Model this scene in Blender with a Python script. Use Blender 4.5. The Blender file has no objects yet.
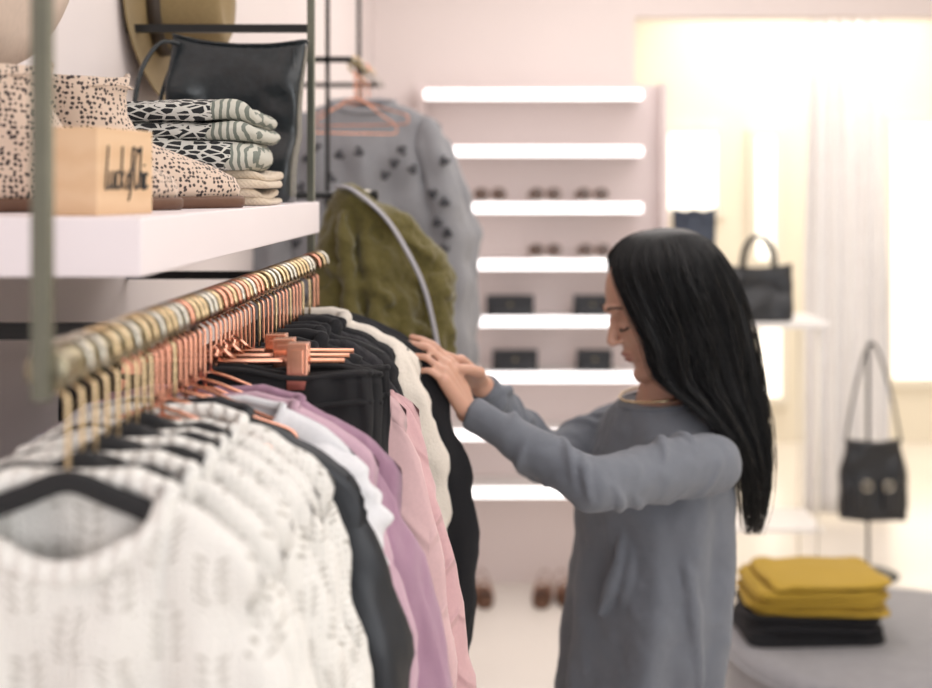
import bpy, bmesh, math, random
from mathutils import Vector, Matrix, noise
random.seed(4)
PI=math.pi
V=Vector
CZ=1.68
F=1300.0
def P(px,py,Y): return V(((px-508)*Y/F, Y, CZ-(py-185)*Y/F))
S=bpy.context.scene
COL=S.collection

# ------------------------------------------------------------------ materials
def newmat(name):
    m=bpy.data.materials.new(name); m.use_nodes=True
    nt=m.node_tree; b=nt.nodes['Principled BSDF']
    return m,nt,b
def val(nt,sock,v):
    if isinstance(v,(int,float)): sock.default_value=v
    else: nt.links.new(v,sock)
def M(nt,op,a,b=None,c=None):
    n=nt.nodes.new('ShaderNodeMath'); n.operation=op
    val(nt,n.inputs[0],a)
    if b is not None: val(nt,n.inputs[1],b)
    if c is not None: val(nt,n.inputs[2],c)
    return n.outputs[0]
def coords(nt,scale=(1,1,1),rot=(0,0,0)):
    t=nt.nodes.new('ShaderNodeTexCoord'); mp=nt.nodes.new('ShaderNodeMapping')
    mp.inputs['Scale'].default_value=scale; mp.inputs['Rotation'].default_value=rot
    nt.links.new(t.outputs['Object'],mp.inputs[0]); return mp.outputs[0]
def xyz(nt,vec):
    s=nt.nodes.new('ShaderNodeSeparateXYZ'); nt.links.new(vec,s.inputs[0]); return s.outputs
def noise_n(nt,vec,scale,detail=3,rough=.5):
    n=nt.nodes.new('ShaderNodeTexNoise'); n.inputs['Scale'].default_value=scale
    n.inputs['Detail'].default_value=detail; n.inputs['Roughness'].default_value=rough
    nt.links.new(vec,n.inputs['Vector']); return n.outputs[0]
def mixc(nt,fac,a,b):
    n=nt.nodes.new('ShaderNodeMix'); n.data_type='RGBA'
    val(nt,n.inputs[0],fac)
    for s,v in ((n.inputs[6],a),(n.inputs[7],b)):
        if isinstance(v,tuple): s.default_value=(v[0],v[1],v[2],1)
        else: nt.links.new(v,s)
    return n.outputs[2]
def bump(nt,b,h,strength=.3,dist=.002):
    n=nt.nodes.new('ShaderNodeBump'); n.inputs['Strength'].default_value=strength
    n.inputs['Distance'].default_value=dist
    nt.links.new(h,n.inputs['Height']); nt.links.new(n.outputs[0],b.inputs['Normal'])
def mat(name,col,rough=.6,metal=0,nscale=20,var=.12,bstr=.15,bdist=.002,sheen=0,stretch=(1,1,1),coat=0,sss=0,emit=0,spec=None):
    m,nt,b=newmat(name)
    v=coords(nt,stretch)
    n=noise_n(nt,v,nscale,4)
    c2=tuple(max(0,c*(1-var*1.5)) for c in col); c1=tuple(min(1,c*(1+var)) for c in col)
    nt.links.new(mixc(nt,n,c2,c1),b.inputs['Base Color'])
    b.inputs['Roughness'].default_value=rough; b.inputs['Metallic'].default_value=metal
    if sheen: b.inputs['Sheen Weight'].default_value=sheen; b.inputs['Sheen Roughness'].default_value=.5
    if coat: b.inputs['Coat Weight'].default_value=coat
    if spec is not None: b.inputs['Specular IOR Level'].default_value=spec
    if sss:
        b.inputs['Subsurface Weight'].default_value=sss; b.inputs['Subsurface Radius'].default_value=(.012,.005,.003)
        b.inputs['Subsurface Scale'].default_value=.6
    if emit:
        b.inputs['Emission Color'].default_value=(col[0],col[1],col[2],1); b.inputs['Emission Strength'].default_value=emit
    if bstr: bump(nt,b,n,bstr,bdist)
    return m
def fabric(name,col,weave=700,rough=.85,bstr=.35,sheen=.2,var=.1,ribx=0,fold=0,seams=0):
    m,nt,b=newmat(name)
    v=coords(nt); x,y,z=xyz(nt,v)
    n=noise_n(nt,v,9,4)
    wx=M(nt,'SINE',M(nt,'MULTIPLY',x,weave*2)); wz=M(nt,'SINE',M(nt,'MULTIPLY',z,weave*2))
    h=M(nt,'ADD',M(nt,'MULTIPLY',wx,wz),M(nt,'MULTIPLY',n,2.0))
    if ribx: h=M(nt,'ADD',h,M(nt,'MULTIPLY',M(nt,'SINE',M(nt,'MULTIPLY',x,ribx)),2.5))
    if seams:
        zz=M(nt,'ADD',M(nt,'MULTIPLY',z,seams),M(nt,'PINGPONG',M(nt,'MULTIPLY',x,seams*1.1),1.6))
        h=M(nt,'ADD',M(nt,'MULTIPLY',n,2.0),M(nt,'MULTIPLY',M(nt,'POWER',M(nt,'ABSOLUTE',M(nt,'SINE',zz)),30),5.0))
    c2=tuple(max(0,c*(1-var*1.5)) for c in col); c1=tuple(min(1,c*(1+var)) for c in col)
    fine=noise_n(nt,v,260,2)
    nt.links.new(mixc(nt,M(nt,'MULTIPLY',M(nt,'ADD',n,fine),.5),c2,c1),b.inputs['Base Color'])
    b.inputs['Roughness'].default_value=rough
    b.inputs['Sheen Weight'].default_value=sheen
    if fold: h=M(nt,'ADD',h,M(nt,'MULTIPLY',noise_n(nt,coords(nt,(1,1,.25)),30,3),fold))
    bump(nt,b,h,bstr,.0012)
    return m
def pointelle(name,col=(.86,.84,.81),px=.045,pz=.012,env=.08,dark=.72,alpha=.3):
    m,nt,b=newmat(name)
    v0=coords(nt)
    nn=nt.nodes.new('ShaderNodeTexNoise'); nn.inputs['Scale'].default_value=25; nt.links.new(v0,nn.inputs['Vector'])
    mx=nt.nodes.new('ShaderNodeVectorMath'); mx.operation='MULTIPLY_ADD'
    nt.links.new(nn.outputs['Color'],mx.inputs[0]); mx.inputs[1].default_value=(.014,.014,.014); nt.links.new(v0,mx.inputs[2])
    v=mx.outputs[0]; x,y,z=xyz(nt,v)
    U=M(nt,'DIVIDE',x,px); au=M(nt,'ABSOLUTE',M(nt,'SUBTRACT',M(nt,'FRACT',U),.5))
    ph=M(nt,'FRACT',M(nt,'ADD',M(nt,'DIVIDE',z,pz),M(nt,'MULTIPLY',au,-2.6)))
    dash=M(nt,'LESS_THAN',ph,.38)
    band=M(nt,'MULTIPLY',M(nt,'GREATER_THAN',au,.10),M(nt,'LESS_THAN',au,.32))
    grp=M(nt,'LESS_THAN',M(nt,'FRACT',M(nt,'ADD',M(nt,'DIVIDE',z,env),M(nt,'MULTIPLY',M(nt,'FLOOR',U),.5))),.58)
    hole=M(nt,'MULTIPLY',M(nt,'MULTIPLY',dash,band),grp)
    n=noise_n(nt,v,14,3)
    base=mixc(nt,n,tuple(c*.95 for c in col),col)
    nt.links.new(mixc(nt,hole,base,(col[0]*dark,col[1]*dark*.97,col[2]*dark*.92)),b.inputs['Base Color'])  # holes coloured darker to stand for the shade inside the knit
    b.inputs['Roughness'].default_value=.95; b.inputs['Sheen Weight'].default_value=.2
    nt.links.new(M(nt,'SUBTRACT',1.0,M(nt,'MULTIPLY',hole,alpha)),b.inputs['Alpha'])
    kx=M(nt,'ABSOLUTE',M(nt,'SINE',M(nt,'MULTIPLY',x,560)))
    kz=M(nt,'SINE',M(nt,'ADD',M(nt,'MULTIPLY',z,1150),M(nt,'MULTIPLY',kx,2.2)))
    fz=noise_n(nt,v0,260,3,.7)
    h=M(nt,'ADD',M(nt,'MULTIPLY',kx,1.0),M(nt,'ADD',M(nt,'MULTIPLY',fz,2.4),M(nt,'MULTIPLY',kz,.35)))
    h=M(nt,'ADD',h,M(nt,'MULTIPLY',M(nt,'LESS_THAN',au,.08),1.5))
    h=M(nt,'SUBTRACT',h,M(nt,'MULTIPLY',hole,3.0))
    bump(nt,b,h,.6,.0018)
    return m
def cheetah(name):
    m,nt,b=newmat(name)
    v=coords(nt)
    nn=nt.nodes.new('ShaderNodeTexNoise'); nn.inputs['Scale'].default_value=90; nt.links.new(v,nn.inputs['Vector'])
    mx=nt.nodes.new('ShaderNodeVectorMath'); mx.operation='MULTIPLY_ADD'
    nt.links.new(nn.outputs['Color'],mx.inputs[0]); mx.inputs[1].default_value=(.005,.005,.005); nt.links.new(v,mx.inputs[2])
    vo=nt.nodes.new('ShaderNodeTexVoronoi'); vo.inputs['Scale'].default_value=200; vo.inputs['Randomness'].default_value=.55
    nt.links.new(mx.outputs[0],vo.inputs['Vector'])
    d=M(nt,'LESS_THAN',vo.outputs['Distance'],.38)
    nt.links.new(mixc(nt,d,(.64,.50,.40),(.045,.03,.03)),b.inputs['Base Color'])
    b.inputs['Roughness'].default_value=.8; b.inputs['Sheen Weight'].default_value=.2
    bump(nt,b,noise_n(nt,v,300,2),.2,.001)
    return m
def patterned(name):
    m,nt,b=newmat(name)
    v=coords(nt); x,y,z=xyz(nt,v)
    vo=nt.nodes.new('ShaderNodeTexVoronoi'); vo.inputs['Scale'].default_value=95; vo.feature='DISTANCE_TO_EDGE'
    nt.links.new(coords(nt,(.6,1.0,1.5),(0,.5,.2)),vo.inputs['Vector'])
    w=M(nt,'LESS_THAN',vo.outputs['Distance'],M(nt,'MULTIPLY',noise_n(nt,v,60,3),.21))
    st=M(nt,'LESS_THAN',M(nt,'FRACT',M(nt,'DIVIDE',M(nt,'ADD',x,M(nt,'MULTIPLY',noise_n(nt,v,30,2),.012)),.0085)),.42)
    sel=M(nt,'GREATER_THAN',M(nt,'ADD',x,M(nt,'MULTIPLY',noise_n(nt,v,22,2),.06)),.118)
    f=M(nt,'ADD',M(nt,'MULTIPLY',w,M(nt,'SUBTRACT',1,sel)),M(nt,'MULTIPLY',st,sel))
    nt.links.new(mixc(nt,f,mixc(nt,sel,(.018,.02,.022),(.52,.51,.45)),mixc(nt,sel,(.62,.61,.57),(.16,.18,.155))),b.inputs['Base Color'])
    b.inputs['Roughness'].default_value=.9
    bump(nt,b,noise_n(nt,v,250,3),.5,.002)
    return m
def wood(name):
    m,nt,b=newmat(name)
    v=coords(nt,(1,.25,1)); n=noise_n(nt,v,40,5)
    x,y,z=xyz(nt,v)
    g=M(nt,'SINE',M(nt,'ADD',M(nt,'MULTIPLY',z,260),M(nt,'MULTIPLY',n,9)))
    f=M(nt,'MULTIPLY_ADD',g,.25,.5)
    nt.links.new(mixc(nt,f,(.66,.43,.25),(.74,.52,.33)),b.inputs['Base Color'])
    b.inputs['Roughness'].default_value=.5; bump(nt,b,g,.05,.0006)
    return m

m_wall=mat('wall_paint_pink',(.83,.75,.74),.7,nscale=3,var=.02,bstr=.04)
m_wallb=mat('wall_paint_blush',(.85,.76,.735),.7,nscale=3,var=.02,bstr=.03)
m_cream=mat('wall_paint_cream',(.87,.81,.69),.7,nscale=3,var=.02,bstr=.03)
m_floor=mat('floor_polished',(.82,.77,.71),.22,nscale=2,var=.05,bstr=.02)
m_ceil=mat('ceiling_paint',(.88,.86,.85),.8,var=.02,bstr=.02)
m_shelf=mat('shelf_lacquer',(.86,.79,.82),.4,nscale=6,var=.02,bstr=.03)
m_post=mat('post_metal',(.17,.175,.14),.35,metal=.8,nscale=40,var=.1,bstr=.05)
m_black=mat('black_metal',(.02,.02,.02),.45,metal=.4,bstr=.03)
m_brass=mat('brass_rail',(.30,.26,.18),.22,metal=1,nscale=60,var=.35,bstr=.1)
m_gold=mat('gold_wire',(.70,.54,.33),.14,metal=1,nscale=160,var=.35,bstr=.05)
m_silver=mat('pale_brass_wire',(.64,.60,.52),.12,metal=1,nscale=160,var=.35,bstr=.05)
m_rose=mat('rose_gold_wire',(.80,.40,.28),.20,metal=1,nscale=60,var=.15,bstr=.03)
m_velvet=mat('black_velvet',(.012,.012,.014),.8,nscale=300,bstr=.3,sheen=.1)
m_knitA=pointelle('white_pointelle_knit',(.88,.86,.82),.030,.0068,.060,.80,.28)
m_knitB=pointelle('white_leaf_lace_knit',(.87,.85,.81),.022,.0060,.040,.76,.30)
m_knitrim=fabric('white_rib_knit',(.88,.86,.82),400,ribx=500,bstr=.5)
m_whitetee=fabric('white_jersey',(.78,.78,.81),2000)
m_leather=mat('black_leather_navy',(.012,.015,.021),.42,nscale=35,var=.3,bstr=.3,bdist=.003)
m_blackfab=fabric('black_cotton',(.008,.008,.011),2000,.9,sheen=.03)
m_charfab=fabric('charcoal_knit',(.014,.013,.017),500,.9,sheen=.03,ribx=500,bstr=.2)
m_denim=fabric('black_gathered_cotton',(.010,.010,.012),2000,.85,sheen=.03,bstr=.3)
m_mauve=fabric('mauve_rib_knit',(.42,.24,.34),2000,.85,sheen=.2,ribx=420,bstr=.5)
m_mauve2=fabric('dusty_mauve_knit',(.56,.37,.45),2000,.85,sheen=.2,ribx=300,bstr=.2)
m_rosefab=fabric('dusty_rose_cloth',(.60,.37,.385),2500,.8,sheen=.2,seams=50,bstr=.6)
m_rose2=fabric('pale_rose_knit',(.64,.43,.44),2500,.85,sheen=.2,bstr=.5,seams=36)
m_cream_fl=mat('cream_fleece',(.76,.69,.61),.95,nscale=260,var=.05,bstr=.5,bdist=.004,sheen=.2)
m_olive=mat('olive_plush',(.120,.097,.022),.9,nscale=150,var=.25,bstr=.5,bdist=.004,sheen=.3)
m_greyk=fabric('grey_melange_knit',(.32,.32,.34),400,.9,var=.25,sheen=.1)
m_greyd=mat('charcoal_felt',(.06,.06,.07),.9,nscale=200,bstr=.3)
m_greystrap=mat('grey_webbing',(.36,.35,.38),.6,nscale=300,bstr=.2)
m_cheetah=cheetah('cheetah_print_suede')
m_sole=mat('brown_sole',(.12,.055,.03),.6,nscale=60,bstr=.2)
m_pat=patterned('black_white_pattern_cloth')
m_creamcloth=fabric('cream_cloth',(.62,.51,.39),600,.9)
m_wood=wood('pale_wood')
m_ink=mat('black_letters',(.015,.015,.018),.4,bstr=0)
m_tote=mat('black_pebbled_leather',(.022,.028,.032),.27,nscale=90,var=.3,bstr=.35,bdist=.002)
m_tote2=mat('matte_black_leather',(.015,.016,.02),.4,nscale=120,var=.3,bstr=.2)
m_navy=mat('navy_leather',(.025,.035,.06),.45,nscale=100,var=.3,bstr=.2)
m_khaki=mat('khaki_felt',(.27,.19,.085),.85,nscale=150,var=.12,bstr=.2,sheen=.1)
m_band=mat('dark_hat_band',(.05,.035,.025),.6,bstr=.1)
m_straw=mat('cream_felt',(.62,.50,.42),.85,nscale=150,var=.08,bstr=.2)
m_panel=mat('display_panel_blush',(.83,.72,.705),.5,nscale=4,var=.02,bstr=.02)
m_strip=mat('led_strip',(1,.97,.97),.5,bstr=0,var=0,emit=2.0)
m_glow=mat('bright_pane_glow',(1,.96,.88),.5,bstr=0,var=0,emit=1.1)
m_frame=mat('window_frame_white',(.85,.80,.70),.5,var=.03,bstr=.03)
m_glass=mat('dark_lens',(.09,.05,.035),.12,bstr=0,coat=.5)
m_brownl=mat('tan_leather',(.30,.13,.07),.5,nscale=60,bstr=.15)
m_curtain=fabric('white_linen_curtain',(.96,.92,.91),2000,.9)
m_grass=mat('grey_velvet_upholstery',(.22,.215,.23),.8,nscale=30,var=.15,bstr=.15,sheen=.4)
m_yellow=fabric('mustard_knit',(.42,.27,.028),450,.9,sheen=.05)
m_dress=fabric('grey_blue_jersey',(.160,.174,.205),2000,.85,sheen=.15,fold=2,bstr=.35)
m_skin=mat('skin',(.58,.33,.24),.5,nscale=30,var=.05,bstr=.05,sss=.25)
m_lips=mat('lips',(.44,.18,.15),.45,bstr=0)
m_hair=mat('black_hair',(.004,.004,.005),.42,nscale=60,var=.4,bstr=.2,bdist=.0015,stretch=(14,14,.5),spec=.30)
m_brow=mat('dark_brow',(.02,.014,.012),.8,bstr=0)
m_white=mat('white_laminate',(.86,.83,.81),.35,var=.02,bstr=.02)

# ------------------------------------------------------------------ mesh helpers
def mk(bm,name,m,smooth=True,org=None):
    if org is not None: bmesh.ops.translate(bm,verts=bm.verts,vec=-V(org))
    bmesh.ops.recalc_face_normals(bm,faces=bm.faces)
    me=bpy.data.meshes.new(name); bm.to_mesh(me); bm.free()
    me.materials.append(m)
    if smooth:
        for p in me.polygons: p.use_smooth=True
    return me
def link(name,me,parent=None,loc=None,rot=None):
    o=bpy.data.objects.new(name,me); COL.objects.link(o)
    if parent: o.parent=parent
    if loc is not None: o.location=loc
    if rot is not None: o.rotation_euler=rot
    return o
def part(name,bm,m,parent=None,smooth=True,org=None,label=None):
    o=link(name,mk(bm,name,m,smooth,org),parent)
    if label: o['label']=label
    return o
def thing(name,label,cat,loc=(0,0,0),rot=(0,0,0),group=None):
    o=bpy.data.objects.new(name,None); COL.objects.link(o); o.empty_display_size=.05
    o.location=loc; o.rotation_euler=rot; tag(o,label,cat,group); return o
def tag(o,label,cat,group=None):
    o['label']=label; o['category']=cat
    if group: o['group']=group
    return o
def struct(name,bm,m,smooth=False):
    o=part(name,bm,m,None,smooth); o['kind']='structure'; return o
def box(bm,a,b,bev=0):
    a=V(a); b=V(b); c=(a+b)/2; s=b-a
    r=bmesh.ops.create_cube(bm,size=1); vs=r['verts']
    bmesh.ops.scale(bm,vec=(abs(s.x),abs(s.y),abs(s.z)),verts=vs); bmesh.ops.translate(bm,vec=c,verts=vs)
    if bev:
        es=list({e for v in vs for e in v.link_edges})
        bmesh.ops.bevel(bm,geom=es,offset=bev,segments=3,affect='EDGES',profile=.5)
    return bm
def tube(bm,pts,r,seg=10,closed=False,r2=None,cap=True):
    pts=[V(p) for p in pts]; n=len(pts)
    rs=r if isinstance(r,(list,tuple)) else [r]*n
    rings=[]; up=None
    for i in range(n):
        if closed: t=(pts[(i+1)%n]-pts[i-1])
        else: t=(pts[min(i+1,n-1)]-pts[max(i-1,0)])
        if t.length<1e-9: t=V((0,0,1))
        t.normalize()
        if up is None:
            up=V((0,1,0)) if abs(t.y)<.8 else V((1,0,0))
        a=(up-t*up.dot(t))
        if a.length<1e-6: a=t.orthogonal()
        a.normalize(); b=t.cross(a); up=a
        f=r2 if r2 else 1
        rings.append([bm.verts.new(pts[i]+a*rs[i]*math.cos(2*PI*k/seg)+b*rs[i]*f*math.sin(2*PI*k/seg)) for k in range(seg)])
    m_=n if closed else n-1
    for i in range(m_):
        A=rings[i];B=rings[(i+1)%n]
        for k in range(seg): bm.faces.new((A[k],A[(k+1)%seg],B[(k+1)%seg],B[k]))
    if cap and not closed:
        bm.faces.new(rings[0][::-1]); bm.faces.new(rings[-1])
    return bm
def smoothpath(pts,sub=6):
    pts=[V(p) for p in pts]; out=[]
    for i in range(len(pts)-1):
        p0=pts[max(i-1,0)];p1=pts[i];p2=pts[i+1];p3=pts[min(i+2,len(pts)-1)]
        for k in range(sub):
            t=k/sub
            out.append(.5*((2*p1)+(p2-p0)*t+(2*p0-5*p1+4*p2-p3)*t*t+(3*p1-p0-3*p2+p3)*t**3))
    out.append(pts[-1]); return out
def rc(bm,a,b,ra,rb,seg=16,n=5):
    a=V(a);b=V(b);t=(b-a)
    if t.length<1e-6: t=V((0,0,1))
    t.normalize(); u=t.orthogonal().normalized(); w=t.cross(u)
    rings=[]
    for c,r,lo,hi in ((a,ra,-PI/2,0),(b,rb,0,PI/2)):
        for k in range(n+1):
            ph=lo+(hi-lo)*k/n
            rr=max(r*math.cos(ph),r*.02)
            cc=c+t*r*math.sin(ph)
            rings.append([bm.verts.new(cc+(u*math.cos(2*PI*j/seg)+w*math.sin(2*PI*j/seg))*rr) for j in range(seg)])
    for A,B in zip(rings,rings[1:]):
        for j in range(seg): bm.faces.new((A[j],A[(j+1)%seg],B[(j+1)%seg],B[j]))
    bm.faces.new(rings[0][::-1]); bm.faces.new(rings[-1])
def ell(bm,c,rad,R=None,seg=24):
    r=bmesh.ops.create_uvsphere(bm,u_segments=seg,v_segments=seg//2,radius=1)
    mtx=Matrix.Translation(V(c))@((R or Matrix.Identity(3)).to_4x4())@Matrix.Diagonal((*rad,1))
    bmesh.ops.transform(bm,matrix=mtx,verts=r['verts'])
def loft(bm,rings,cap0=True,cap1=True):
    R=[[bm.verts.new(p) for p in r] for r in rings]; n=len(R[0])
    for A,B in zip(R,R[1:]):
        for j in range(n): bm.faces.new((A[j],A[(j+1)%n],B[(j+1)%n],B[j]))
    if cap0: bm.faces.new(R[0][::-1])
    if cap1: bm.faces.new(R[-1])
    return bm
def lathe(bm,prof,seg=32):
    rings=[[V((r*math.cos(2*PI*k/seg),r*math.sin(2*PI*k/seg),z)) for k in range(seg)] for r,z in prof]
    return loft(bm,rings,False,False)
def sell(a,b,n,seg,z,cx=0,cy=0):
    out=[]
    for k in range(seg):
        t=2*PI*k/seg; c,s=math.cos(t),math.sin(t)
        out.append(V((cx+a*math.copysign(abs(c)**(2/n),c),cy+b*math.copysign(abs(s)**(2/n),s),z)))
    return out
def sm(x): x=max(0,min(1,x)); return x*x*(3-2*x)
def solid(o,t,off=0):
    md=o.modifiers.new('thickness','SOLIDIFY'); md.thickness=t; md.offset=off; return o
_tx={}
def disp(o,strength,size):
    if size not in _tx:
        t=bpy.data.textures.new('clouds','CLOUDS'); t.noise_scale=size; t.noise_depth=2; _tx[size]=t
    md=o.modifiers.new('folds','DISPLACE'); md.texture=_tx[size]; md.strength=strength; md.mid_level=.5; md.texture_coords='LOCAL'
    return o

# ------------------------------------------------------------------ setting
YB=5.6
struct('floor',box(bmesh.new(),(-.62,-3,-.1),(3.6,8.7,0)),m_floor)
struct('ceiling',box(bmesh.new(),(-.62,-3,3.0),(3.6,8.7,3.1)),m_ceil)
struct('wall_left',box(bmesh.new(),(-.72,-3,0),(-.58,8.7,3.0)),m_wall)
bm=bmesh.new(); box(bm,(-.58,YB,0),(.547,YB+.12,3.0)); box(bm,(.547,YB,2.405),(3.5,YB+.12,3.0))
struct('wall_back',bm,m_wallb)
struct('wall_far',box(bmesh.new(),(-.58,8.5,0),(3.5,8.62,3.0)),m_cream)
struct('wall_right',box(bmesh.new(),(3.5,-3,0),(3.6,8.62,3.0)),m_cream)
struct('baseboard_left',box(bmesh.new(),(-.58,-3,0),(-.568,YB,.1)),m_white)
def window(name,x0,x1,z0,z1):
    Y=8.5
    bm=bmesh.new(); t=.05
    box(bm,(x0-t,Y-.05,z0-t),(x0,Y,z1+t)); box(bm,(x1,Y-.05,z0-t),(x1+t,Y,z1+t))
    box(bm,(x0,Y-.05,z0-t),(x1,Y,z0)); box(bm,(x0,Y-.05,z1),(x1,Y,z1+t))
    w=struct(name,bm,m_frame)
    part('pane',box(bmesh.new(),(x0,Y-.02,z0),(x1,Y-.005,z1)),m_glow,w,False)
window('window_1',1.02,1.36,1.52,2.02)
window('window_2',1.62,1.74,1.2,2.0)
window('window_3',1.64,1.78,.3,.8)
window('glowing_door_panel',2.50,3.20,.42,2.08)  # pale door panel, its brightness made with a glowing pane
# ------------------------------------------------------------------ garment shelf, frame, rail
RX=-.285; RZ=CZ-.115
shelf=part('wall_shelf',box(bmesh.new(),(-.578,1.01,CZ-.0718),(RX,1.965,CZ-.0253),.0015),m_shelf,None,False)
tag(shelf,'thick white wall shelf holding boots, sign, folded cloths and tote above the rail','shelf')
fr=thing('clothes_rail_frame','dark metal frame with brass rail carrying the row of hanging clothes','clothes rail',(RX,0,0))
def fpart(name,bm,m,sm_=True,label=None): return part(name,bm,m,fr,sm_,org=(RX,0,0),label=label)
bm=bmesh.new(); tube(bm,[(RX,.803,RZ),(RX,1.975,RZ)],.0125,24); fpart('rail',bm,m_brass,label='brass tube rail')
bm=bmesh.new(); tube(bm,[(RX,.8025,RZ),(RX,.804,RZ),(RX,.812,RZ),(RX,.814,RZ)],[.0125,.0143,.0143,.0125],24); fpart('end_cap',bm,m_brass)
fpart('post',box(bmesh.new(),(RX-.0055,.79,RZ-.017),(RX+.0055,.802,2.6),.001),m_post,False)
fpart('post',box(bmesh.new(),(RX-.020,1.972,RZ-.02),(RX-.009,1.984,2.98),.001),m_post,False)
fpart('support_arm',box(bmesh.new(),(-.58,1.20,RZ-.028),(RX-.004,1.212,RZ-.013)),m_black,False)
fpart('support_arm',box(bmesh.new(),(-.58,1.972,RZ-.028),(RX-.009,1.984,RZ-.016)),m_black,False)
fpart('support_arm',box(bmesh.new(),(-.58,1.972,CZ+.232),(RX-.02,1.984,CZ+.244)),m_black,False)
fpart('top_arm',box(bmesh.new(),(-.58,.79,2.588),(RX-.001,.802,2.6)),m_black,False)
fr2=thing('upper_clothes_rail','black frame beyond the shelf carrying the grey embellished sweater','clothes rail',(-.33,2.6,0))
def f2(name,bm,m,s=True): return part(name,bm,m,fr2,s,org=(-.33,2.6,0))
RZ2=CZ+.265
bm=bmesh.new(); tube(bm,[(-.335,2.75,RZ2),(-.335,3.45,RZ2)],.007,16); f2('rail',bm,m_brass)
f2('crossbar',box(bmesh.new(),(-.58,2.74,RZ2-.006),(-.33,2.752,RZ2+.006)),m_black,False)
f2('crossbar',box(bmesh.new(),(-.58,3.44,RZ2-.006),(-.33,3.452,RZ2+.006)),m_black,False)
f2('post',box(bmesh.new(),(-.385,2.74,.02),(-.377,2.752,2.98)),m_black,False)
f2('post',box(bmesh.new(),(-.40,3.44,.02),(-.39,3.452,2.98)),m_black,False)

# ------------------------------------------------------------------ hangers and garments
HUB=-.075
def ring_pts(R=.0150):
    pts=[]
    for k in range(15):
        a=math.radians(-15+k*(200)/14); pts.append(V((R*math.cos(a),0,R*math.sin(a))))
    return pts+[V((-.0125,0,-.012)),V((-.006,0,-.0175))]
_hc={}
def hmesh(kind,w,slope,var=0,hub=HUB):
    key=(kind,round(w,3),round(slope,2),var,hub)
    if key in _hc: return _hc[key]
    bm=bmesh.new(); tube(bm,ring_pts(),.0024,8)
    hk=mk(bm,'hook',m_rose if kind=='clip' else (m_gold,m_silver,m_rose)[var])
    bm=bmesh.new(); tube(bm,smoothpath([(-.006,0,-.0175),(-.001,0,-.022),(0,0,-.030),(0,0,hub)],3),.0018,8)
    stm=mk(bm,'stem',m_gold if kind=='black' else m_rose)
    bm=bmesh.new()
    if kind=='black':
        pts=smoothpath([(-w,0,hub-slope*w*.92),(-w*.7,0,hub-slope*w*.50),(-w*.35,0,hub-.012),(0,0,hub-.002),(w*.35,0,hub-.012),(w*.7,0,hub-slope*w*.50),(w,0,hub-slope*w*.92)],6)
        tube(bm,pts,.0045,10,r2=1.7); arm=mk(bm,'arms',m_velvet)
    elif kind=='clip':
        tube(bm,[(-.125,0,hub+.018),(.125,0,hub+.018)],.0026,10); tube(bm,[(0,0,hub+.018),(0,0,hub+.03)],.004,8)
        for s in (-1,1): tube(bm,[(s*.02,0,hub+.018),(0,0,hub+.034)],.002,8)
        arm=mk(bm,'crossbar',m_rose)
    else:
        z1=hub-slope*w*1.1
        pts=smoothpath([(0,0,hub),(.02,0,hub-.006),(w*.6,0,hub-slope*w*.62),(w*.96,0,z1+.004),(w,0,z1-.008),(w*.94,0,z1-.016),(w*.5,0,z1-.017),(-w*.5,0,z1-.017),(-w*.94,0,z1-.016),(-w,0,z1-.008),(-w*.96,0,z1+.004),(-w*.6,0,hub-slope*w*.62),(-.02,0,hub-.006),(0,0,hub)],5)
        tube(bm,pts,.0018,8); arm=mk(bm,'frame',m_rose)
    _hc[key]=(hk,stm,arm); return _hc[key]
bm=bmesh.new()
box(bm,(-.0105,-.009,-.028),(.0105,-.0055,.018),.0012); box(bm,(-.0105,.0055,-.028),(.0105,.009,.018),.0012)
box(bm,(-.0105,-.0075,.012),(.0105,.0075,.018),.0015); tube(bm,[(-.0125,0,.0),(.0125,0,.0)],.0035,10)
box(bm,(-.006,-.0105,-.012),(.006,-.009,.012),.0006)
clip_me=mk(bm,'clip',m_rose,False)
_hn=[0]
def hanger(kind,loc,rz,w,slope,label,group,rot=None,cx=.08,hub=HUB):
    h=thing('clothes_hanger',label,'hanger',loc,rot or (0,0,rz),group)
    _hn[0]+=1
    hk,stm,arm=hmesh(kind,w,slope,(0,1,0,1,0,0,1,2)[_hn[0]%8],hub)
    link('hook',hk,h); link('stem',stm,h); link(arm.name.split('.')[0],arm,h)
    if kind=='clip':
        for s in (-1,1): link('clip',clip_me,h,(s*cx,0,HUB+.018))
    return h

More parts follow.
